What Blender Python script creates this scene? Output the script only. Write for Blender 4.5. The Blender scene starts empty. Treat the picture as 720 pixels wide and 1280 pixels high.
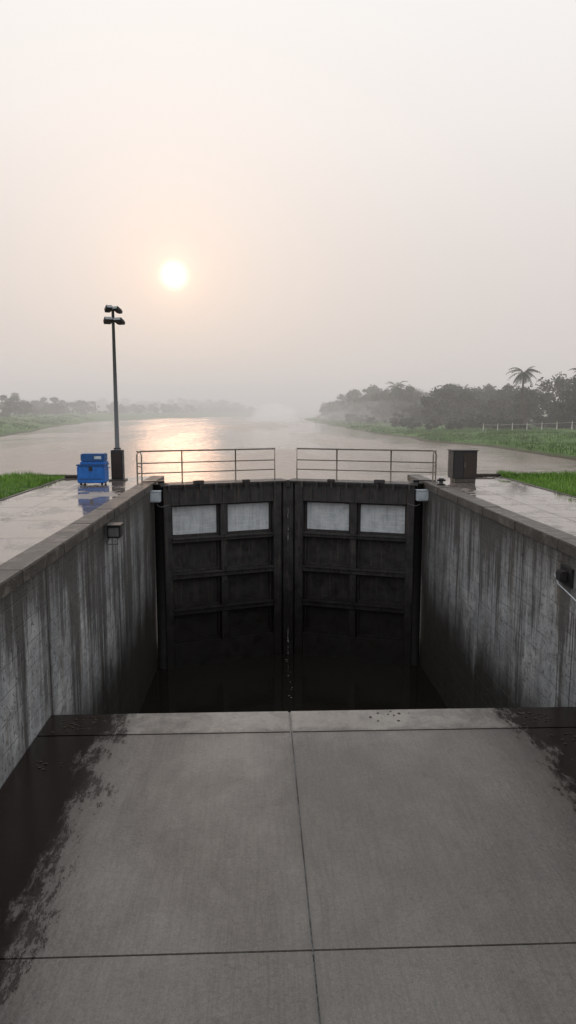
import bpy, bmesh, math, random
from mathutils import Vector, Matrix, noise as mnoise
random.seed(7)
R=random.random
U=random.uniform
scene=bpy.context.scene
# ---------------------------------------------------------------- material helpers
class Mat:
    def __init__(s,name):
        s.m=bpy.data.materials.new(name); s.m.use_nodes=True
        s.t=s.m.node_tree; s.b=s.t.nodes['Principled BSDF']; s._pos=None; s._obj=None
    def node(s,ty): return s.t.nodes.new(ty)
    def put(s,sock,v):
        if isinstance(v,bpy.types.NodeSocket): s.t.links.new(v,sock)
        elif v is not None:
            if isinstance(v,(tuple,list)) and len(v)==3 and sock.type=='RGBA': v=(*v,1)
            sock.default_value=v
    def pos(s):
        if not s._pos: s._pos=s.node('ShaderNodeNewGeometry').outputs['Position']
        return s._pos
    def sep(s,v):
        n=s.node('ShaderNodeSeparateXYZ'); s.put(n.inputs[0],v); return n.outputs
    def scale(s,v,sc):
        n=s.node('ShaderNodeVectorMath'); n.operation='MULTIPLY'; s.put(n.inputs[0],v); n.inputs[1].default_value=sc; return n.outputs[0]
    def noise(s,v,sc,det=4,ro=.55,dist=0):
        n=s.node('ShaderNodeTexNoise'); s.put(n.inputs['Vector'],v); n.inputs['Scale'].default_value=sc
        n.inputs['Detail'].default_value=det; n.inputs['Roughness'].default_value=ro; n.inputs['Distortion'].default_value=dist
        return n.outputs['Fac']
    def math(s,op,a,b=None,c=None):
        n=s.node('ShaderNodeMath'); n.operation=op; s.put(n.inputs[0],a)
        if b is not None: s.put(n.inputs[1],b)
        if c is not None: s.put(n.inputs[2],c)
        return n.outputs[0]
    def mr(s,v,a,b,c=0.,d=1.):
        n=s.node('ShaderNodeMapRange'); n.interpolation_type='SMOOTHSTEP'; s.put(n.inputs[0],v)
        for i,x in enumerate((a,b,c,d)): n.inputs[1+i].default_value=x
        return n.outputs[0]
    def mix(s,f,a,b,mode='MIX'):
        n=s.node('ShaderNodeMix'); n.data_type='RGBA'; n.blend_type=mode
        s.put(n.inputs[0],f); s.put(n.inputs[6],a); s.put(n.inputs[7],b); return n.outputs[2]
    def ramp(s,f,stops):
        n=s.node('ShaderNodeValToRGB'); e=n.color_ramp.elements
        while len(e)<len(stops): e.new(.5)
        for i,(p,c) in enumerate(stops): e[i].position=p; e[i].color=(*c,1)
        s.put(n.inputs[0],f); return n.outputs[0]
    def bump(s,h,strength=.3,dist=.02):
        n=s.node('ShaderNodeBump'); s.put(n.inputs['Height'],h); n.inputs['Strength'].default_value=strength; n.inputs['Distance'].default_value=dist
        s.t.links.new(n.outputs[0],s.b.inputs['Normal'])
    def set(s,col=None,rough=None,metal=None,spec=None):
        s.put(s.b.inputs['Base Color'],col); s.put(s.b.inputs['Roughness'],rough)
        if metal is not None: s.b.inputs['Metallic'].default_value=metal
        if spec is not None: s.b.inputs['Specular IOR Level'].default_value=spec
        return s.m
def simple(name,col,rough=.5,var=.25,sc=6,metal=0,dirt=None):
    m=Mat(name); n=m.noise(m.pos(),sc,4,.65)
    a=tuple(c*(1-var) for c in col); b=tuple(min(1,c*(1+var)) for c in col)
    c=m.ramp(n,[(.3,a),(.7,b)])
    if dirt:
        f=m.mr(m.noise(m.scale(m.pos(),(1,1,.25)),9,4,.7),.5,.72)
        c=m.mix(m.math('MULTIPLY',f,.8),c,dirt)
    r=m.mr(n,.3,.7,rough-.08,rough+.1)
    return m.set(c,r,metal)

def concrete_wall():
    m=Mat('stained_concrete_wall'); P=m.pos(); x,y,z=m.sep(P)
    big=m.noise(P,.6,5,.62); med=m.noise(P,2.8,6,.74,.3); fine=m.noise(P,30,3,.75); blot=m.noise(m.scale(P,(1,.9,1)),.36,4,.62)
    base=m.ramp(big,[(.35,(.225,.247,.268)),(.5,(.345,.365,.387)),(.65,(.49,.505,.52))])
    base=m.mix(m.mr(med,.36,.60,.75,0),base,(.14,.148,.155))
    base=m.mix(m.mr(fine,.44,.66,0,.4),base,(.52,.52,.52))
    pits=m.mr(m.noise(P,13,4,.75),.58,.66,0,.7); base=m.mix(pits,base,(.065,.065,.065))
    s2=m.noise(m.scale(P,(4,4,.14)),1.9,5,.75)
    base=m.mix(m.math('MULTIPLY',m.mr(s2,.52,.66,0,.75),m.mr(blot,.42,.56)),base,(.56,.57,.58))
    s1=m.noise(m.scale(P,(2.3,2.3,.085)),1.5,7,.8); s3=m.noise(m.scale(P,(.9,.9,.07)),.9,4,.65); s4=m.noise(m.scale(P,(6,6,.10)),1.7,4,.7)
    lo=m.noise(m.scale(P,(1,1,.02)),1.1,4,.65)
    fade=m.mr(m.math('ADD',z,m.math('MULTIPLY',lo,6.5)),-1.0,3.4)
    thr=m.math('ADD',m.math('ADD',s1,m.math('MULTIPLY',fade,.16)),m.math('MULTIPLY',m.math('SUBTRACT',blot,.5),.5))
    thr=m.math('ADD',thr,m.math('MULTIPLY',m.math('SUBTRACT',s3,.5),.6))
    base=m.mix(m.mr(thr,.54,.67,0,.87),base,(.048,.046,.044))
    crisp=m.math('MULTIPLY',m.mr(m.math('ADD',s4,m.math('MULTIPLY',fine,.07)),.62,.67,0,.88),m.mr(s3,.42,.55))
    base=m.mix(crisp,base,(.026,.025,.024))
    brown=m.mr(m.noise(m.scale(P,(3,3,.3)),1.1,5,.7),.55,.68,0,.45); base=m.mix(brown,base,(.12,.095,.07))
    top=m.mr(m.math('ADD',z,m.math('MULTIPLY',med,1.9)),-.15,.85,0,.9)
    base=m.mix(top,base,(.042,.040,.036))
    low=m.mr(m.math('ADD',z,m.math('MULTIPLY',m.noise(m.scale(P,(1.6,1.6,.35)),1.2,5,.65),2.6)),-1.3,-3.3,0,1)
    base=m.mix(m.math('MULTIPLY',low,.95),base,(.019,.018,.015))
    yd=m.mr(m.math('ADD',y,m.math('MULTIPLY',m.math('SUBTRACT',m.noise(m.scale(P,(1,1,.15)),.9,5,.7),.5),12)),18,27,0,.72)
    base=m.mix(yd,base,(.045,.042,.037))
    jy=m.math('ABSOLUTE',m.math('SUBTRACT',m.math('FRACT',m.math('DIVIDE',m.math('ADD',y,-.4),3.05)),.5))
    jl=m.mr(jy,.492,.498)
    hz=m.math('ABSOLUTE',m.math('SUBTRACT',m.math('FRACT',m.math('DIVIDE',z,.42)),.5))
    hl=m.mr(hz,.47,.5,0,.7)
    base=m.mix(m.math('MULTIPLY',jl,.85),base,(.022,.022,.022))
    base=m.mix(m.math('MULTIPLY',hl,m.mr(med,.35,.6,.1,.7)),base,(.05,.05,.05))
    h=m.math('SUBTRACT',m.math('MULTIPLY',fine,.5),m.math('ADD',m.math('ADD',jl,pits),m.math('MULTIPLY',hl,.5)))
    m.bump(h,.9,.03)
    rough=m.math('SUBTRACT',.72,m.math('MULTIPLY',low,.25))
    return m.set(base,rough)

def floor_concrete():
    m=Mat('wet_concrete_floor'); P=m.pos(); x,y,z=m.sep(P)
    big=m.noise(P,.5,5,.62); med=m.noise(P,2.1,6,.75,.4); fine=m.noise(P,75,2,.8); fine2=m.noise(P,24,4,.75)
    brush=m.noise(m.scale(P,(24,1.0,1)),1.5,4,.75)
    base=m.ramp(big,[(.36,(.052,.045,.039)),(.64,(.098,.087,.077))])
    base=m.mix(m.mr(med,.36,.62,0,.5),base,(.044,.038,.033))
    base=m.mix(m.mr(fine,.40,.64,0,.45),base,(.165,.153,.139))
    base=m.mix(m.mr(fine2,.46,.64,0,.5),base,(.027,.024,.021))
    base=m.mix(m.mr(brush,.44,.62,0,.45),base,(.034,.030,.027))
    edge=m.mr(y,11.62,11.66)
    base=m.mix(m.math('MULTIPLY',edge,m.mr(med,.38,.6,.1,.62)),base,(.24,.22,.20))
    nearj=m.mr(m.math('ABSOLUTE',m.math('ADD',m.math('SUBTRACT',y,11.62),m.math('MULTIPLY',m.math('SUBTRACT',med,.5),.6))),.0,.18,.6,0); base=m.mix(nearj,base,(.030,.025,.022))
    nj2=m.mr(m.math('ABSOLUTE',m.math('ADD',m.math('SUBTRACT',x,.505),m.math('MULTIPLY',m.math('SUBTRACT',med,.5),.2))),.0,.08,.6,0); base=m.mix(nj2,base,(.035,.031,.027))
    wob=m.math('MULTIPLY',m.math('SUBTRACT',m.noise(m.scale(P,(1.6,.55,1)),1.4,9,.84),.5),3.2)
    xl=m.mr(m.math('ADD',x,wob),-2.4,-2.62); xr=m.mr(m.math('ADD',x,wob),4.3,4.55)
    wet=m.math('MAXIMUM',xl,xr)
    halo=m.math('MAXIMUM',m.mr(m.math('ADD',x,wob),-1.7,-2.5),m.mr(m.math('ADD',x,wob),3.7,4.4))
    base=m.mix(m.math('MULTIPLY',halo,.4),base,(.030,.025,.021))
    base=m.mix(m.math('MULTIPLY',wet,.96),base,(.010,.006,.0045))
    film=m.mr(m.noise(m.scale(P,(1,.42,1)),.5,6,.66,.3),.36,.62)
    film=m.math('MULTIPLY',film,m.mr(x,3.6,-.5,.45,1.))
    film=m.math('MULTIPLY',film,m.math('SUBTRACT',1.,wet))
    spots=m.mr(m.noise(P,6.5,4,.82),.60,.66)
    base=m.mix(m.math('MULTIPLY',spots,.5),base,(.020,.017,.015))
    rough=m.math('SUBTRACT',m.math('ADD',.36,m.math('MULTIPLY',fine,.14)),m.math('MULTIPLY',film,.12))
    rough=m.math('SUBTRACT',rough,m.math('MULTIPLY',wet,.27))
    h=m.math('ADD',m.math('MULTIPLY',fine2,.5),m.math('ADD',m.math('MULTIPLY',brush,.25),m.math('MULTIPLY',m.noise(P,9,4,.7),1.0)))
    h=m.math('MULTIPLY',h,m.math('SUBTRACT',1.,m.math('MULTIPLY',wet,.75)))
    m.bump(h,.6,.014)
    m.put(m.b.inputs['Coat Weight'],m.math('MULTIPLY',film,.62))
    m.b.inputs['Coat Roughness'].default_value=.2
    m.b.inputs['Coat IOR'].default_value=1.4
    n=m.node('ShaderNodeBump'); m.put(n.inputs['Height'],m.noise(P,13,4,.7)); n.inputs['Strength'].default_value=.5; n.inputs['Distance'].default_value=.009
    m.t.links.new(n.outputs[0],m.b.inputs['Coat Normal'])
    m.put(m.b.inputs['Specular IOR Level'],m.math('SUBTRACT',.8,m.math('MULTIPLY',wet,.45)))
    return m.set(base,rough)

def paving():
    m=Mat('wet_paving'); P=m.pos(); x,y,z=m.sep(P)
    big=m.noise(m.scale(P,(1,.6,1)),.7,6,.7,.3); fine=m.noise(P,45,2,.7); med=m.noise(P,3,5,.75)
    base=m.ramp(med,[(.3,(.18,.155,.145)),(.7,(.31,.28,.265))])
    pud=m.mr(big,.40,.50)
    base=m.mix(m.math('MULTIPLY',pud,.6),base,(.10,.085,.078))
    base=m.mix(m.mr(m.noise(P,1.8,7,.78),.53,.62,0,.65),base,(.06,.05,.044))
    j=m.math('ABSOLUTE',m.math('SUBTRACT',m.math('FRACT',m.math('DIVIDE',y,2.4)),.5)); jl=m.mr(j,.488,.497)
    jx=m.math('ABSOLUTE',m.math('SUBTRACT',m.math('FRACT',m.math('DIVIDE',m.math('ADD',x,.35),1.9)),.5)); jl=m.math('MAXIMUM',jl,m.mr(jx,.486,.497))
    base=m.mix(jl,base,(.04,.037,.033))
    rough=m.math('SUBTRACT',.42,m.math('MULTIPLY',pud,.37))
    m.bump(m.math('SUBTRACT',m.math('MULTIPLY',fine,m.math('SUBTRACT',.4,m.math('MULTIPLY',pud,.35))),jl),.3,.01)
    return m.set(base,rough,spec=.9)
def coping_mat():
    m=Mat('coping_concrete'); P=m.pos()
    med=m.noise(P,2.6,7,.78); fine=m.noise(P,40,2,.7); big=m.noise(P,.6,4,.6)
    base=m.ramp(med,[(.36,(.026,.023,.020)),(.52,(.062,.056,.049)),(.66,(.16,.148,.135))])
    base=m.mix(m.mr(big,.4,.6,0,.5),base,(.040,.036,.032))
    base=m.mix(m.mr(fine,.45,.7,0,.3),base,(.16,.15,.14))
    m.bump(m.math('ADD',fine,med),.7,.025)
    return m.set(base,m.mr(med,.35,.65,.3,.65),spec=.5)
def gate_mat():
    m=Mat('weathered_gate_steel'); P=m.pos(); x,y,z=m.sep(P)
    n=m.noise(P,3,6,.74); st=m.noise(m.scale(P,(6,6,.4)),1.6,5,.75)
    base=m.ramp(n,[(.35,(.014,.014,.015)),(.65,(.042,.042,.045))])
    base=m.mix(m.mr(st,.5,.64,0,.7),base,(.075,.066,.060))
    base=m.mix(m.mr(m.noise(P,7,5,.75),.56,.66,0,.65),base,(.060,.027,.014))
    low=m.mr(m.math('ADD',z,n),-2.2,-5.2,0,.88); base=m.mix(low,base,(.007,.006,.005))
    m.bump(m.noise(P,25,3,.7),.4,.012)
    return m.set(base,m.mr(n,.3,.7,.4,.65))
def panel_mat():
    m=Mat('pale_gate_panel'); P=m.pos()
    n=m.noise(m.scale(P,(1,1,.6)),3,6,.7); st=m.noise(m.scale(P,(7,7,.5)),1.6,5,.75)
    base=m.ramp(n,[(.35,(.46,.51,.56)),(.65,(.66,.71,.76))])
    base=m.mix(m.mr(st,.5,.68,0,.55),base,(.26,.28,.30))
    base=m.mix(m.mr(m.noise(m.scale(P,(1,1,9)),1.5,4,.6),.5,.62,0,.35),base,(.78,.80,.82))
    return m.set(base,.35)
def river_mat():
    m=Mat('silty_river_water'); P=m.pos()
    a=m.noise(m.scale(P,(.55,1.3,1)),.55,4,.6,.4); b=m.noise(m.scale(P,(1,1.7,1)),2.4,3,.6); c=m.noise(m.scale(P,(.05,.012,1)),1,5,.65,.5)
    base=m.ramp(c,[(.35,(.165,.130,.105)),(.65,(.235,.19,.158))])
    m.bump(m.math('ADD',a,m.math('MULTIPLY',b,.35)),.85,.12)
    return m.set(base,m.mr(c,.42,.58,.04,.24))
def chamber_mat():
    m=Mat('dark_chamber_water'); P=m.pos()
    m.bump(m.noise(P,2.2,3,.6,.5),.25,.03)
    return m.set((.012,.011,.009),.07)
def ground_mat():
    m=Mat('grass_ground'); P=m.pos(); x,y,z=m.sep(P)
    n=m.noise(P,.09,5,.65); f=m.noise(P,1.4,6,.78); g=m.noise(P,.35,5,.7)
    c=m.ramp(n,[(.35,(.055,.12,.026)),(.5,(.10,.20,.04)),(.65,(.16,.27,.065))])
    c=m.mix(m.mr(f,.42,.64,0,.6),c,(.035,.065,.02))
    c=m.mix(m.mr(g,.5,.62,0,.5),c,(.03,.06,.018))
    mud=m.mr(m.math('ADD',z,m.math('MULTIPLY',f,.5)),-.2,-.45)
    c=m.mix(mud,c,(.085,.065,.048))
    m.bump(f,.9,.3)
    return m.set(c,.85)
def leaf_mat(name,dark,light):
    m=Mat(name); P=m.pos()
    n=m.noise(P,.42,3,.6); f=m.noise(P,5,1,.6)
    c=m.ramp(n,[(.32,dark),(.68,light)]); c=m.mix(m.mr(f,.4,.65,0,.45),c,tuple(v*.5 for v in dark))
    return m.set(c,.65)
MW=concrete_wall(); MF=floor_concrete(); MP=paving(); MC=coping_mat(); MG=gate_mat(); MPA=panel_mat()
MR=river_mat(); MCH=chamber_mat(); MGR=ground_mat()
ML=leaf_mat('tree_foliage',(.008,.018,.006),(.034,.070,.018)); MB=leaf_mat('bank_foliage',(.045,.11,.018),(.12,.23,.045)); MBL=leaf_mat('grass_blades',(.09,.20,.02),(.22,.40,.06))
MT=simple('bark',(.07,.055,.045),.85)
MRAIL=simple('rusty_rail_paint',(.15,.13,.105),.5,.3,12,0,(.07,.04,.025))
MBLK=simple('black_steel',(.018,.018,.02),.45,.3)
MHEEL=simple('hinge_recess_dark',(.008,.0075,.007),.85,.3,3)  # recess shade at the hinge put into the post's near-black colour
MPOLE=simple('galvanised_pole',(.085,.09,.10),.45,.2)
MBLUE=simple('blue_painted_box',(.010,.135,.50),.4,.2,4,0,(.01,.06,.22)); MBLUE2=simple('dark_blue_plastic',(.008,.075,.26),.4,.2)
MWH=simple('pale_enclosure',(.48,.55,.62),.45,.12,5,0,(.3,.3,.29))
MBR=simple('brown_cabinet',(.030,.020,.016),.5,.3,5); MGREY=simple('grey_fitting',(.13,.135,.14),.5)
MGL=simple('lamp_glass',(.30,.33,.36),.1,.1)
MWOOD=simple('dark_timber',(.03,.024,.02),.7,.4,5)
MFP=simple('white_fence_paint',(.7,.7,.68),.6,.1)
# ---------------------------------------------------------------- mesh helpers
def link(o,parent=None):
    scene.collection.objects.link(o)
    if parent: o.parent=parent
    return o
def empty(name,loc=(0,0,0),rz=0):
    o=bpy.data.objects.new(name,None); o.location=loc; o.rotation_euler=(0,0,rz); return link(o)
def fin(bm,name,mat,parent=None,smooth=False):
    me=bpy.data.meshes.new(name); bm.to_mesh(me); bm.free()
    for x in (mat if isinstance(mat,list) else [mat]): me.materials.append(x)
    if smooth:
        for p in me.polygons: p.use_smooth=True
    return link(bpy.data.objects.new(name,me),parent)
def abox(bm,x0,x1,y0,y1,z0,z1,bev=0,mi=0):
    r=bmesh.ops.create_cube(bm,size=1); vs=r['verts']
    for v in vs: v.co=Vector(((x0+x1)/2+v.co.x*(x1-x0),(y0+y1)/2+v.co.y*(y1-y0),(z0+z1)/2+v.co.z*(z1-z0)))
    fs=set(f for v in vs for f in v.link_faces)
    for f in fs: f.material_index=mi
    if bev:
        es=list(set(e for v in vs for e in v.link_edges))
        r=bmesh.ops.bevel(bm,geom=es,offset=bev,segments=2,affect='EDGES')
        for f in r['faces']: f.material_index=mi
def box(name,x0,x1,y0,y1,z0,z1,mat,parent=None,bev=0):
    bm=bmesh.new(); abox(bm,x0,x1,y0,y1,z0,z1,bev); return fin(bm,name,mat,parent)
def tube(bm,pts,r,seg=8,r2=None,mi=0):
    pts=[Vector(p) for p in pts]; rings=[]
    for i,p in enumerate(pts):
        d=(pts[min(i+1,len(pts)-1)]-pts[max(i-1,0)]).normalized()
        a=Vector((0,0,1)) if abs(d.z)<.9 else Vector((1,0,0))
        u=d.cross(a).normalized(); w=d.cross(u)
        rr=r if r2 is None else r+(r2-r)*i/(len(pts)-1)
        rings.append([bm.verts.new(p+u*rr*math.cos(k*2*math.pi/seg)+w*rr*math.sin(k*2*math.pi/seg)) for k in range(seg)])
    for a,b in zip(rings,rings[1:]):
        for k in range(seg):
            f=bm.faces.new((a[k],a[(k+1)%seg],b[(k+1)%seg],b[k])); f.smooth=True; f.material_index=mi
    for rg in (rings[0],rings[-1][::-1]):
        f=bm.faces.new(rg); f.material_index=mi
XL,XR=-3.8,5.87; XM=1.03
YE=12.5; ZS=-2.9; ZW=-6.75
# ---------------------------------------------------------------- lock walls, paving, floor
def wall(sgn,X):
    e=empty('lock_wall')
    xo=X+sgn*.9
    a,b=sorted((X,xo))
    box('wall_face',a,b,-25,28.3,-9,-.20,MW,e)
    bm=bmesh.new(); y=-25
    while y<28.3:
        y2=min(y+2.42,28.34); a,b=sorted((X-sgn*(.035+U(-.006,.006)),X+sgn*.47)); dz=U(-.008,.008)
        abox(bm,a,b,y+.006,y2-.006,-.205,.03+dz,.018); y=y2
    fin(bm,'coping',MC,e)
    return e
WL=wall(-1,XL); WR=wall(1,XR)
box('pavement',-7.4,XL-.473,-25,28.25,-.5,0,MP)
box('pavement',XR+.473,9.25,-25,28.25,-.5,0,MP)
bm=bmesh.new(); abox(bm,-7.6,XL-.9,27.6,28.29,-5,-.02-.49); abox(bm,XR+.9,9.45,27.6,28.29,-5,-.51); fin(bm,'quay_wall',MW)
bm=bmesh.new()
for X in (-7.5,9.25):
    y=-25
    while y<28: abox(bm,X,X+.12,y+.005,y+.995,-.3,.02+U(-.004,.004),.01); y+=1
fin(bm,'kerb',MC)
bm=bmesh.new(); abox(bm,-8.6,-6.0,27.7,28.0,0.004,.11,.02); fin(bm,'quay_edge_beam',MWOOD)
bm=bmesh.new(); abox(bm,8.0,10.2,27.7,28.0,0.004,.10,.02); fin(bm,'quay_edge_beam',MWOOD)
bm=bmesh.new(); g=.006
xs=[XL+.002,.505,XR-.002]; ys=[-22,-15,-8,-.6,6.6,11.62]
for i in range(2):
    for j in range(5): abox(bm,xs[i]+g,xs[i+1]-g,ys[j]+g,ys[j+1]-g,ZS-.4,ZS,.006)
    abox(bm,xs[i]+g*.5,xs[i+1]-g*.5,11.62+g*.4,YE,ZS-.42,ZS+.004,.02)
fin(bm,'apron_slab',MF)
box('apron_foundation',XL+.003,XR-.003,-22,YE-.03,-9,ZS-.03,MW)
bm=bmesh.new()
for c,n in (((-3.25,11.95),30),((-3.0,12.2),12),((2.2,12.1),6),((2.35,12.3),6),((4.9,12.0),26),((5.3,11.2),18),((4.6,12.25),10),((-3.4,10.6),10)):
    for k in range(n):
        x=c[0]+random.gauss(0,.2); y=c[1]+random.gauss(0,.12); s=U(.005,.02)
        r=bmesh.ops.create_icosphere(bm,subdivisions=1,radius=s)
        for v in r['verts']: v.co=Vector((v.co.x*U(1,2.6)+x,v.co.y*U(.8,1.8)+y,v.co.z*.4+ZS+.01))
fin(bm,'debris',simple('leaf_litter',(.04,.03,.022),.8,.5,20))
box('chamber_water',XL+.001,XR-.001,YE-.02,28.2,-7.4,ZW,MCH)
# ---------------------------------------------------------------- gates
def leaf(side):
    xh=XL+.28 if side<0 else XR-.28
    dx=abs(XM-xh)-.02; L=math.hypot(dx,1.65); th=math.atan2(1.65,dx)
    e=empty('lock_gate',(xh,25.55,0),th if side<0 else -th)
    k=1 if side<0 else -1
    def B(bm,s0,s1,y0,y1,z0,z1,bev=.012):
        a,b=sorted((k*s0*L,k*s1*L)); abox(bm,a,b,y0,y1,z0,z1,bev)
    bm=bmesh.new(); B(bm,0.01,.995,.0,.04,-7.2,-.12,0); fin(bm,'skin_plate',MG,e)
    bm=bmesh.new()
    B(bm,0,.055,-.36,-.002,-7.2,-.10); B(bm,.86,.925,-.34,-.002,-7.2,-.10); B(bm,.935,1.0,-.40,-.002,-7.2,-.10)
    rows=[(-.78,-.10),(-2.12,-1.96),(-3.45,-3.24),(-4.78,-4.56),(-7.15,-5.86)]
    for a,b in rows: B(bm,.057,.858,-.32,-.002,a,b)
    for (a,b) in ((-1.958,-.782),(-3.238,-2.122),(-4.558,-3.452),(-5.858,-4.782)):
        B(bm,.435,.485,-.30,-.002,a,b)
        for s0,s1 in ((.059,.433),(.487,.858)):
            d=.016
            B(bm,s0,s1,-.10,-.004,b-.075,b-.002,.004); B(bm,s0,s1,-.10,-.004,a+.002,a+.075,.004)
            B(bm,s0,s0+d,-.10,-.004,a+.078,b-.078,.004); B(bm,s1-d,s1,-.10,-.004,a+.078,b-.078,.004)
    for a,b in rows[:4]: B(bm,.058,.857,-.38,-.322,b-.055,b-.004,.004); B(bm,.058,.857,-.35,-.322,a+.004,a+.03,.004)
    for a,b in rows[1:4]:
        for i in range(14):
            s=.09+i*.055; B(bm,s,s+.006,-.335,-.322,(a+b)/2-.03,(a+b)/2+.0,.0)
    for i in range(7): B(bm,.12+i*.11,.127+i*.11,-.345,-.322,-.74,-.17,.0)
    fin(bm,'frame',MG,e)
    bm=bmesh.new()
    for s0,s1 in ((.077,.415),(.505,.840)): B(bm,s0,s1,-.05,-.006,-1.875,-.862,.006)
    fin(bm,'panel',MPA,e)
    bm=bmesh.new(); B(bm,-.02,.995,-.42,.55,-.095,-.03,.01)
    for i in range(9): B(bm,.03+i*.117,.045+i*.117,-.52,-.422,-.26,-.04,.006)
    B(bm,.22,.30,-.50,-.36,-.03,.10,.02); B(bm,.60,.66,-.48,-.36,-.03,.07,.02)
    fin(bm,'walkway',MG,e)
    bm=bmesh.new(); s0,s1=(-.155,.93) if side<0 else (-.13,.955)
    H=1.12; y=.42
    def P(s,z,yy=y): return (k*s*L,yy,z)
    arc=[P(s0,0,y),P(s0,H-.12,y),P(s0+.008,H-.04,y),P(s0+.025,H,y)]
    tube(bm,arc+[P(s1,H),P(s1,0-.03)],.028)
    tube(bm,[P(s0,H*.62),P(s1,H*.62)],.02); tube(bm,[P(s0,H*.30),P(s1,H*.30)],.02)
    for f in (.31,.70): tube(bm,[P(s0+(s1-s0)*f,-.03),P(s0+(s1-s0)*f,H)],.027)
    tube(bm,[P(s0,.0,y-.85),P(s0,H-.10,y-.85),P(s0,H,y-.72),P(s0,H,y)],.026); tube(bm,[P(s0,H*.55,y-.85),P(s0,H*.55,y)],.02)
    fin(bm,'guard_rail',MRAIL,e)
    bm=bmesh.new(); tube(bm,[(0,-.02,-7.2),(0,-.02,-.02)],.26,20); fin(bm,'heel_post',MHEEL,e)  # dark post fills the shaded recess between wall and leaf
    bm=bmesh.new(); tube(bm,[(0,-.05,-.02),(0,-.05,.06)],.12,16); a,b=sorted((-k*.7,k*.1)); abox(bm,a,b,-.12,.02,.06,.10,.015); fin(bm,'anchor_strap',MBLK,e)
    return e
GL=leaf(-1); leaf(1)
m=Mat('pale_streaks_glints'); MSP=m.set((.5,.52,.53),.3)  # pale colour shared by the mitre streaks and the painted glints
bm=bmesh.new()
for k in range(34):
    z=U(-1.0,-2.2) if R()<.6 else U(-6.6,-5.6)
    x=XM+random.gauss(0,.008); l=U(.04,.2); w=U(.002,.006)
    tube(bm,[(x,26.78+U(-.02,.01),z),(x+U(-.01,.01),26.78,z-l)],w,4)
fin(bm,'mitre_streaks',MSP)  # thin pale vertical streaks along the mitre gap
bm=bmesh.new()
for k in range(10):
    y=26.5-R()*5; x=XM+random.gauss(-.05,.04)
    r=bmesh.ops.create_icosphere(bm,subdivisions=1,radius=U(.006,.014))
    for v in r['verts']: v.co=Vector((v.co.x*1.6+x,v.co.y*1.5+y,v.co.z*.3+ZW+.005))
fin(bm,'water_glints',MSP)  # pale flecks modelled as glints reflected in the chamber water
def cbox(X,k):
    e=empty('gate_control_box',(X,24.95,-.42))
    box('enclosure',-.24,.24,-.12,.14,-.17,.19,MWH,e,.02); box('lid',-.26,.26,-.14,.16,.193,.22,MWH,e,.008)
    box('door_edge',-.19,.19,-.135,-.122,-.13,.15,MWH,e,.004)
    box('bracket',-.05,.05,.142,.5,-.1,-.04,MBLK,e)
    bm=bmesh.new(); tube(bm,[(k*.1,0,-.17),(k*.12,0,-.30),(k*.25,.05,-.36),(k*.5,.22,-.30)],.012); fin(bm,'cable',MGREY,e)
cbox(XL+.10,1); cbox(XR-.15,-1)
# ---------------------------------------------------------------- wall fittings
e=empty('wall_floodlight',(XL,17.6,-.38))
box('housing',.06,.38,-.16,.18,-.17,.15,MBLK,e,.02); box('glass',.10,.34,-.172,-.162,-.12,.09,MGREY,e); box('visor',.05,.41,-.28,.18,.152,.175,MBLK,e,.005)
box('mount',.002,.06,-.1,.1,-.24,.1,MGREY,e)
bm=bmesh.new(); tube(bm,[(.03,0,-.24),(.03,0,-.34),(.28,0,-.34),(.28,0,-.18)],.014); tube(bm,[(.03,.12,.1),(.03,.12,.42)],.012); fin(bm,'bracket',MGREY,e)
e=empty('mooring_bracket',(XR,13.25,-.62))
box('plate',-.05,-.002,-.26,.26,-.16,.2,MBLK,e,.01); box('block',-.2,-.052,-.12,.12,-.08,.12,MBLK,e,.02)
bm=bmesh.new(); tube(bm,[(-.12,.35,-.02),(-.14,.1,-.16),(-.13,-.5,-.26),(-.12,-1.0,-.36)],.012); fin(bm,'boat_hook_rod',MWH,e)
# ---------------------------------------------------------------- lamp post
e=empty('floodlight_post',(-5.26,26.8,0))
box('base_cabinet',-.21,.21,-.2,.2,.05,1.12,MBLK,e,.015); box('plinth',-.3,.3,-.28,.28,.002,.05,MC,e); box('cabinet_door',-.17,.17,-.215,-.202,.12,1.02,MBR,e,.004)
bm=bmesh.new(); tube(bm,[(0,0,1.12),(0,0,3.5),(0,0,6.15)],.085,14,.05); tube(bm,[(0,0,1.12),(0,0,1.2)],.13,14)
tube(bm,[(-.2,0,6.12),(.22,0,6.12)],.025); tube(bm,[(-.22,0,5.72),(.3,0,5.72)],.03); fin(bm,'pole',MPOLE,e)
def head(x,z,w,a):
    h=bpy.data.objects.new('lamp_head',None); link(h,e); h.location=(x,-.05,z); h.rotation_euler=(math.radians(-25),0,a)
    box('housing',-w/2,w/2,-.14,.14,-.06,.07,MBLK,h,.02); box('glass',-w/2+.02,w/2-.02,-.152,-.142,-.045,.045,MGL,h); box('fins',-w/2+.03,w/2-.03,.142,.2,-.04,.05,MPOLE,h)
head(-.14,6.17,.24,.5); head(.17,6.13,.22,-.5); head(-.17,5.76,.30,.4); head(.22,5.74,.32,-.4)
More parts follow.
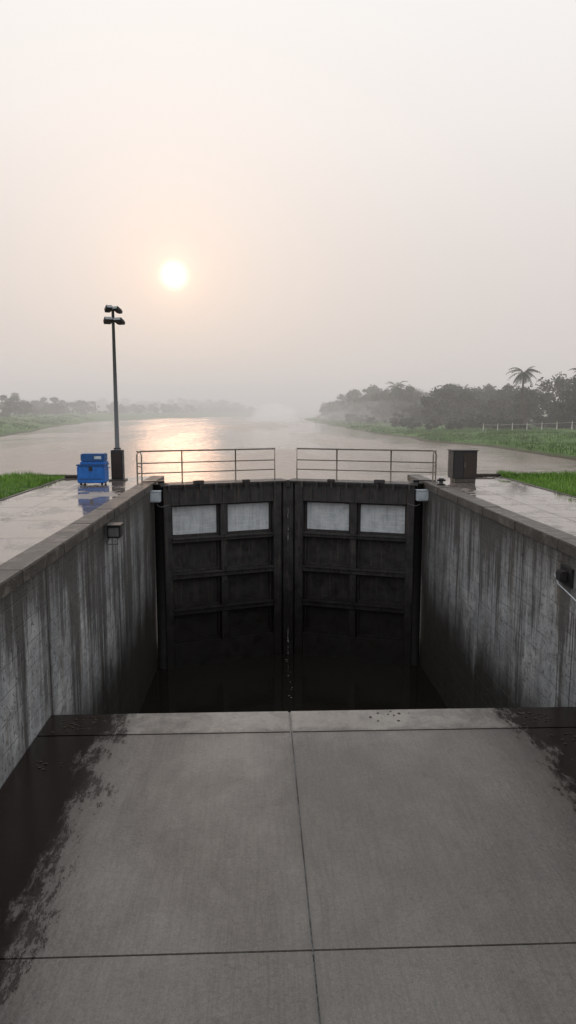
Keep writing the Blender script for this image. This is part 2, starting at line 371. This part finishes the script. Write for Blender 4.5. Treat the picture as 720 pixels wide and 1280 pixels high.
# ---------------------------------------------------------------- blue equipment box
e=empty('blue_equipment_box',(-5.83,25.3,0))
box('lower_bin',-.47,.47,-.36,.36,.07,.66,MBLUE,e,.03); box('lid',-.49,.49,-.38,.38,.662,.72,MBLUE2,e,.015)
box('upper_box',-.35,.46,-.28,.28,.80,1.08,MBLUE2,e,.03); box('upper_tray',-.37,.48,-.3,.3,.722,.798,MBLUE,e,.01)
box('label',.12,.36,-.292,-.282,.90,1.0,MWH,e); box('latch',-.06,.06,-.39,-.362,.5,.64,MBLK,e,.006); box('rib',-.40,.40,-.375,-.362,.2,.24,MBLUE2,e,.004)
bm=bmesh.new()
for x in (-.36,.36):
    for y in (-.28,.28): tube(bm,[(x-.03,y,.052),(x+.03,y,.052)],.05,12); abox(bm,x-.04,x+.04,y-.03,y+.03,.05,.068)
fin(bm,'castors',MBLK,e)
bm=bmesh.new(); tube(bm,[(.47,-.2,.55),(.56,-.2,.58),(.56,.2,.58),(.47,.2,.55)],.014); fin(bm,'handle',MGREY,e)
# ---------------------------------------------------------------- dark cabinet
e=empty('control_cabinet',(7.28,25.7,0))
box('plinth',-.34,.40,-.34,.34,.002,.14,MC,e,.01)
box('body',-.43,.43,-.36,.36,.14,1.12,MBLK,e,.015); box('door',-.05,.40,-.378,-.362,.19,1.06,MBR,e,.006); box('side_door',-.40,-.07,-.376,-.362,.19,1.06,MBLK,e,.006)
box('cap',-.46,.46,-.39,.39,1.122,1.16,MBLK,e,.008); box('handle',-.03,.0,-.40,-.379,.55,.72,MGREY,e,.004); box('rust_panel',.432,.445,-.3,.3,.2,1.0,MBR,e)
def bollard(x,y):
    e=empty('mooring_bollard',(x,y,.03))
    bm=bmesh.new(); tube(bm,[(0,0,0),(0,0,.05)],.14,16); tube(bm,[(0,0,.05),(0,0,.2)],.075,16,.065); tube(bm,[(-.14,0,.17),(.14,0,.17)],.035,10); tube(bm,[(0,0,.2),(0,0,.24)],.09,16); fin(bm,'casting',MBLK,e)
bollard(6.15,24.2)
# ---------------------------------------------------------------- river and terrain
bm=bmesh.new()
ZR=-.7
vs=[bm.verts.new(p) for p in [(-3000,27.9,ZR),(XL,27.9,ZR),(XL,25.7,ZR),(XM,27.35,ZR),(XR,25.7,ZR),(XR,27.9,ZR),(3000,27.9,ZR),(3000,4500,ZR),(-3000,4500,ZR)]]
bm.faces.new(vs); bmesh.ops.triangulate(bm,faces=bm.faces[:]); fin(bm,'river_water',MR)
def lerp(tab,v):
    if v<=tab[0][0]: return tab[0][1]
    for (a,p),(b,q) in zip(tab,tab[1:]):
        if v<=b: return p+(q-p)*(v-a)/(b-a)
    return tab[-1][1]
shoreL=[(-90,-7.5),(27.95,-7.5),(28.3,-15),(45,-23),(70,-30),(90,-32.5),(142,-42),(210,-52),(271,-58),(360,-52),(450,-34),(585,-6),(700,20),(900,60),(1500,150),(3500,400)]
shoreR=[(-90,9.38),(27.95,9.38),(28.3,15),(38,19),(47,21.5),(64,20.2),(91,18),(130,17),(195,17),(328,19),(450,34),(600,80),(900,190),(1500,420),(3500,1100)]
profR=[(-4,-2.5),(0,-.75),(1.2,-.45),(5,-.1),(12,.2),(25,.4),(60,.9),(150,2),(600,6),(2500,10)]
profL=[(-4,-2.5),(0,-.75),(1.2,-.3),(5,.35),(12,1.3),(20,1.9),(60,2.2),(150,3),(600,8),(2500,12)]
ds=[-4,-1,0,.6,1.2,2.5,5,8,12,18,25,40,60,100,150,300,600,1200,2500]
yy=[-90,-40,-10,5,14,20,24,27.95,28.3,30,33,37,41,45,50,55,60,66,72,80,90,100,112,125,140,155,175,195,220,250,280,320,360,400,450,500,585,640,700,800,900,1200,1500,2200,3500]
def wobl(side,y): return 0 if y<29 else (mnoise.noise(Vector((y*.07,side*7,0)))*2.2+mnoise.noise(Vector((y*.3,side*7,4)))*.7)*min(1,(y-29)/20)
def shore(side,y): return lerp(shoreL if side<0 else shoreR,y)+wobl(side,y)
def hgt(side,d,y):
    n=mnoise.noise(Vector((d*.12+side*50,y*.06,0)))*.5+mnoise.noise(Vector((d*.4,y*.25,side*9)))*.15
    if y<28:
        return -.03+.08*min(1,max(0,d)*.3)*(.5+n) if d>=0 else -.05
    return lerp(profR if side>0 else profL,d)+n*min(1,max(0,d-.5)*.15)
def ground_z(side,x,y):
    return hgt(side,(x-shore(side,y))*side,y)
bm=bmesh.new()
for side in (-1,1):
    rows=[]
    for y in yy:
        s=shore(side,y); rows.append([bm.verts.new((s+side*(max(d,0) if y<28 else d),y,hgt(side,d,y) if not(y<28 and d<0) else -.6-.1*abs(d))) for d in ds])
    for a,b in zip(rows,rows[1:]):
        for i in range(len(ds)-1):
            q=(a[i],a[i+1],b[i+1],b[i]); f=bm.faces.new(q if side>0 else q[::-1]); f.smooth=True
fin(bm,'ground',MGR)
# ---------------------------------------------------------------- grass beside the lock
def blades(bm,x,y,z,h,n=5,sp=.05):
    for k in range(n):
        a=U(0,6.28); px=x+U(-sp,sp); py=y+U(-sp,sp); hh=h*U(.6,1.2); w=U(.006,.012)*(1 if y<30 else 3); l=U(.1,.5)*hh
        dx,dy=math.cos(a),math.sin(a)
        v=[bm.verts.new((px-dy*w,py+dx*w,z)),bm.verts.new((px+dy*w,py-dx*w,z)),bm.verts.new((px+dx*l*.4+dy*w*.8,py+dy*l*.4-dx*w*.8,z+hh*.6)),bm.verts.new((px+dx*l*.4-dy*w*.8,py+dy*l*.4+dx*w*.8,z+hh*.6)),bm.verts.new((px+dx*l,py+dy*l,z+hh))]
        bm.faces.new(v[:4]); bm.faces.new((v[3],v[2],v[4]))
bm=bmesh.new()
for side,x0 in ((-1,-7.52),(1,9.4)):
    for i in range(5200):
        d=R()**1.3*8; y=U(15,28.2) if R()<.8 else U(26.5,28.3); x=x0+side*d
        g=ground_z(side,x,min(y,27.9)); patch=.5+mnoise.noise(Vector((x*.6,y*.6,3)))
        blades(bm,x,y,g-.02,.10+.19*patch,4,.08)
fin(bm,'grass',MBL)
# ---------------------------------------------------------------- trees
def quad(bm,c,s,mi=0,up=.3):
    n=Vector((random.gauss(0,1),random.gauss(0,1),random.gauss(0,1)+up)).normalized()
    u=n.orthogonal().normalized(); a=U(0,6.28); w=n.cross(u); u2=u*math.cos(a)+w*math.sin(a); w2=n.cross(u2)
    f=bm.faces.new([bm.verts.new(c+u2*s),bm.verts.new(c+w2*s*.55),bm.verts.new(c-u2*s),bm.verts.new(c-w2*s*.55)]); f.material_index=mi
def treemesh(name,H,W,nc,nl,ls,trunk=True):
    bm=bmesh.new(); cl=[]
    for i in range(nc):
        a=U(0,6.28); t=R(); z=H*(.26+.70*t); rad=W*math.sin(math.pi*min(1,.18+t*.78))**.7*R()**.5
        c=Vector((rad*math.cos(a),rad*math.sin(a),z)); cl.append((c,U(.3,1.0)*W*.36))
    for c,r in cl:
        for k in range(nl//nc):
            d=Vector((random.gauss(0,1),random.gauss(0,1),random.gauss(0,.8))).normalized()*r*R()**.4
            quad(bm,c+d,ls*U(.6,1.2))
    if trunk:
        top=H*.6; pts=[(0,0,-.5),(U(-.1,.1),U(-.1,.1),H*.2),(U(-.3,.3),U(-.3,.3),H*.42),(U(-.4,.4),U(-.4,.4),top)]
        tube(bm,pts,.035*H,7,.012*H,1)
        for c,r in random.sample(cl,min(9,nc)):
            s=Vector(pts[2])*U(.6,1.1); tube(bm,[s,(s+c)/2+Vector((0,0,-.2)),c],.012*H,5,.004*H,1)
    me=bpy.data.meshes.new(name); bm.to_mesh(me); bm.free(); me.materials.append(ML); me.materials.append(MT); return me
TM=[treemesh('tree_mesh',H,W,nc,3400,.27) for H,W,nc in ((8,3.4,24),(7,4.0,28),(9.0,3.0,22),(6.2,3.8,24),(8.0,4.6,32))]
FM=[treemesh('far_tree_mesh',H,W,nc,900,.5) for H,W,nc in ((8,3.2,16),(7,3.8,18),(9.4,2.8,14),(7.4,4.4,20))]
BM=[treemesh('shrub_mesh',h,w,12,900,.26,False) for h,w in ((2.8,2.4),(2.2,3.0),(3.4,2.2))]
for b in BM:
    for v in b.vertices: v.co.z-=.6
def inst(me,name,x,y,z,s,parent=None,sx=1):
    o=bpy.data.objects.new(name,me); o.location=(x,y,z); o.rotation_euler=(0,0,U(0,6.28)); o.scale=(s*sx,s*sx,s*U(.9,1.1)); return link(o,parent)
for x,y,s,k in ((46,99,.98,0),(42.5,97,.74,4),(50,102,1.08,2),(38.5,104,.72,1),(45,110,.9,4),(36.5,112,.66,3),(52,95,1.0,1),(41,122,.75,0),(48,90,.95,4),(54,106,1.15,2),(34,118,.66,4),(45,91,.78,3),(40.5,91,.66,3)):
    inst(TM[k],'broadleaf_tree',x,y,ground_z(1,x,y)-.1,s)
mass=empty('distant_treeline')
y=118
while y<560:
    for r in range(3):
        x=shore(1,y)+U(10,15)+r*7+U(-2,2); k=random.randrange(5)
        if r==0 and R()<.3: continue
        inst(TM[k] if y<200 else FM[k%4],'tree',x,y+U(-4,4),ground_z(1,x,y)-.2,U(.55,.95) if y<180 else U(.66,1.12),mass,1.12)
    y+=U(4.2,7) if y<300 else U(8,13)
ug=empty('bank_shrubs')
y=92
while y<380:
    for r in range(3):
        x=shore(1,y)+U(6,17)+r*4; inst(random.choice(BM),'shrub',x,y+U(-3,3),ground_z(1,x,y),U(.35,.85),ug,1.35)
    y+=U(3,5) if y<200 else U(8,13)
for i in range(26):
    x=U(36,62); yv=U(99,116); inst(random.choice(BM),'shrub',x,yv,ground_z(1,x,yv),U(.5,1.1),ug,1.3)
mass2=empty('distant_treeline')
y=100
while y<850:
    for r in range(3):
        x=shore(-1,y)-U(13,20)-r*8; inst(random.choice(FM+BM),'tree',x,y+U(-4,4),ground_z(-1,x,y)-.3,U(.3,.6) if y<260 else U(.45,.8),mass2,1.3)
    y+=U(4,7) if y<300 else U(9,14)
for i in range(90):
    x=U(-330,-20); yv=620+abs(x)*.4+U(0,60); inst(random.choice(FM),'tree',x,yv,3,U(.9,1.4),mass2,1.8)
bm=bmesh.new()
for i in range(1500):
    side=random.choice((1,-1))
    y=U(105,260) if side>0 else U(85,260); d=1.0+abs(random.gauss(4,5)); x=shore(side,y)+side*d
    cl=mnoise.noise(Vector((x*.15,y*.07,0)))
    if cl<-.05: continue
    z=ground_z(side,x,y); s=U(.1,.32)*(1+1.6*cl)
    for k in range(8): quad(bm,Vector((x+random.gauss(0,s*2.2),y+random.gauss(0,s*2.6),z+abs(random.gauss(0,s*.6)))),.05+.001*y)
fin(bm,'bank_vegetation',MB)
bm=bmesh.new()
for i in range(9000):
    y=34+R()**.8*70; d=.9+R()*16; x=shore(1,y)+d; pt=.5+mnoise.noise(Vector((x*.25,y*.2,3)))
    blades(bm,x,y,ground_z(1,x,y)-.03,.10+.25*pt,2,.2)
fin(bm,'bank_grass',MB)
def palm(x,y,H,s=1):
    e=empty('palm_tree',(x,y,ground_z(1,x,y)-.1))
    bm=bmesh.new(); tube(bm,[(0,0,0),(.15,0,H*.35),(.05,.1,H*.7),(.2,.1,H)],.15*s,8,.10*s); fin(bm,'trunk',MT,e)
    bm=bmesh.new()
    for i in range(26):
        a=i*2.4+U(-.2,.2); el=U(-.4,1.2); L=U(1.5,2.4)*s; p=Vector((.2,.1,H)); d=Vector((math.cos(a)*math.cos(el),math.sin(a)*math.cos(el),math.sin(el)))
        prev=p
        for j in range(9):
            d=(d+Vector((0,0,-.19))).normalized(); q=prev+d*L/9; sd=d.cross(Vector((0,0,1))).normalized(); w=.42*s*math.sin(math.pi*(j+1.2)/11)*U(.8,1.2)
            for sg in (-1,1):
                a1=bm.verts.new(prev); b1=bm.verts.new(q-d*.05); c1=bm.verts.new((prev+q)/2+sd*sg*w+Vector((0,0,-w*.6))+d*.12); bm.faces.new((a1,b1,c1))
            prev=q
    fin(bm,'fronds',ML,e)
palm(34.2,94,7.3,1.1); palm(28,150,7.6,1.3); palm(41.6,93,7.4,.95); palm(31.5,112,5.6,.9); palm(36,100,3.6,.6)
e=empty('post_fence'); bm=bmesh.new(); n=13; last=None
for i in range(n):
    t=i/(n-1); x=28+20*t; y=90-6*t; z=ground_z(1,x,y); tube(bm,[(x,y,z-.1),(x,y,z+.95)],.05,6); p=Vector((x,y,z+.75))
    if last: tube(bm,[last,p],.012,4)
    last=p
fin(bm,'posts_and_wire',MFP,e)
# ---------------------------------------------------------------- haze
def vol(name,dens,aniso,col=(1,1,1),glow=0):
    m=bpy.data.materials.new(name); m.use_nodes=True; t=m.node_tree; t.nodes.remove(t.nodes['Principled BSDF'])
    v=t.nodes.new('ShaderNodeVolumeScatter'); v.inputs['Density'].default_value=dens; v.inputs['Anisotropy'].default_value=aniso; v.inputs['Color'].default_value=(*col,1)
    out=v.outputs[0]
    if glow:   # emission added to stand in for light scattered repeatedly in the haze
        e=t.nodes.new('ShaderNodeEmission'); e.inputs[0].default_value=(1,.92,.87,1); e.inputs[1].default_value=dens*glow
        a=t.nodes.new('ShaderNodeAddShader'); t.links.new(out,a.inputs[0]); t.links.new(e.outputs[0],a.inputs[1]); out=a.outputs[0]
    t.links.new(out,t.nodes['Material Output'].inputs['Volume']); return m
box('river_haze',-1500,1500,48,2500,-.6,26,vol('haze_volume',.0038,.2,(1,.985,.97),.20))
def mist(name,mat,blobs):
    bm=bmesh.new()
    for x,y,z,sx,sy,sz in blobs:
        r=bmesh.ops.create_icosphere(bm,subdivisions=4,radius=1)
        for v in r['verts']:
            n=1+.35*mnoise.noise(v.co*2.2+Vector((x,0,0))); v.co=Vector((x+v.co.x*sx*n,y+v.co.y*sy*n,z+v.co.z*sz*n))
    fin(bm,name,mat)
mist('river_mist',vol('mist_volume',.0055,.2,(1,1,1),.15),[(28,178,.5,14,48,5.0)])
mist('river_mist',vol('spray_volume',.045,.2,(1,1,1),.34),[(5.5,265,0,9,20,5.2)])
# ---------------------------------------------------------------- light
az=math.radians(-6.5); el=math.radians(10.2)
sd=Vector((math.sin(az)*math.cos(el),math.cos(az)*math.cos(el),math.sin(el)))
sl=bpy.data.lights.new('sun','SUN'); sl.energy=.13; sl.angle=math.radians(6); sl.color=(1,.58,.36)
so=bpy.data.objects.new('sun',sl); so.rotation_euler=(-sd).to_track_quat('-Z','Y').to_euler(); link(so)
w=bpy.data.worlds.new('World'); scene.world=w; w.use_nodes=True; t=w.node_tree; N=t.nodes; Lk=t.links
bg=N['Background']; tc=N.new('ShaderNodeTexCoord'); nv=N.new('ShaderNodeVectorMath'); nv.operation='NORMALIZE'; Lk.new(tc.outputs['Generated'],nv.inputs[0])
sp=N.new('ShaderNodeSeparateXYZ'); Lk.new(nv.outputs[0],sp.inputs[0])
rp=N.new('ShaderNodeValToRGB'); E=rp.color_ramp.elements
st=[(0,(.26,.25,.24)),(.49,(.54,.49,.47)),(.5,(.64,.58,.555)),(.55,(.695,.637,.61)),(.60,(.76,.708,.68)),(.67,(.865,.825,.80)),(.74,(.92,.90,.88)),(1,(.95,.95,.95))]
while len(E)<len(st): E.new(.5)
for i,(p,c) in enumerate(st): E[i].position=p; E[i].color=(*c,1)
mm=N.new('ShaderNodeMath'); mm.operation='MULTIPLY_ADD'; mm.inputs[1].default_value=.5; mm.inputs[2].default_value=.5; Lk.new(sp.outputs[2],mm.inputs[0]); Lk.new(mm.outputs[0],rp.inputs[0])
dt=N.new('ShaderNodeVectorMath'); dt.operation='DOT_PRODUCT'; Lk.new(nv.outputs[0],dt.inputs[0]); dt.inputs[1].default_value=sd
dc=N.new('ShaderNodeMath'); dc.operation='MAXIMUM'; Lk.new(dt.outputs['Value'],dc.inputs[0]); dc.inputs[1].default_value=0
cur=rp.outputs[0]
def add(a,b):
    n=N.new('ShaderNodeMix'); n.data_type='RGBA'; n.blend_type='ADD'; n.clamp_result=False; n.inputs[0].default_value=1; Lk.new(a,n.inputs[6]); Lk.new(b,n.inputs[7]); return n.outputs[2]
def tint(f,c):
    n=N.new('ShaderNodeVectorMath'); n.operation='SCALE'; n.inputs[0].default_value=c; Lk.new(f,n.inputs['Scale']); return n.outputs[0]
for p,c in ((25,(.085,.035,.010)),(260,(.13,.045,.005)),(1800,(.24,.14,.06)),(7000,(.4,.33,.2))):
    q=N.new('ShaderNodeMath'); q.operation='POWER'; Lk.new(dc.outputs[0],q.inputs[0]); q.inputs[1].default_value=p; cur=add(cur,tint(q.outputs[0],c))
mr=N.new('ShaderNodeMapRange'); mr.interpolation_type='SMOOTHSTEP'; Lk.new(dt.outputs['Value'],mr.inputs[0]); mr.inputs[1].default_value=math.cos(math.radians(1.25)); mr.inputs[2].default_value=math.cos(math.radians(.1))
cur=add(cur,tint(mr.outputs[0],(.7,.62,.40)))
sk=N.new('ShaderNodeTexSky'); sk.sky_type='NISHITA'; sk.sun_disc=False; sk.sun_elevation=el; sk.sun_rotation=az; sk.dust_density=4
sm=N.new('ShaderNodeVectorMath'); sm.operation='SCALE'; sm.inputs['Scale'].default_value=.002; Lk.new(sk.outputs[0],sm.inputs[0])
cur=add(cur,sm.outputs[0]); Lk.new(cur,bg.inputs[0]); bg.inputs[1].default_value=1
# ---------------------------------------------------------------- camera
cam=bpy.data.cameras.new('camera'); co=bpy.data.objects.new('camera',cam); link(co)
cam.sensor_fit='VERTICAL'; cam.sensor_height=36; cam.sensor_width=20.25; cam.lens=900/1280*36; cam.clip_end=8000; cam.clip_start=.05
co.location=(0,0,2.5); co.rotation_euler=(math.radians(90-7.9),0,math.radians(-2.2))
scene.camera=co
scene.view_settings.view_transform='Standard'; scene.view_settings.look='None'; scene.view_settings.exposure=0
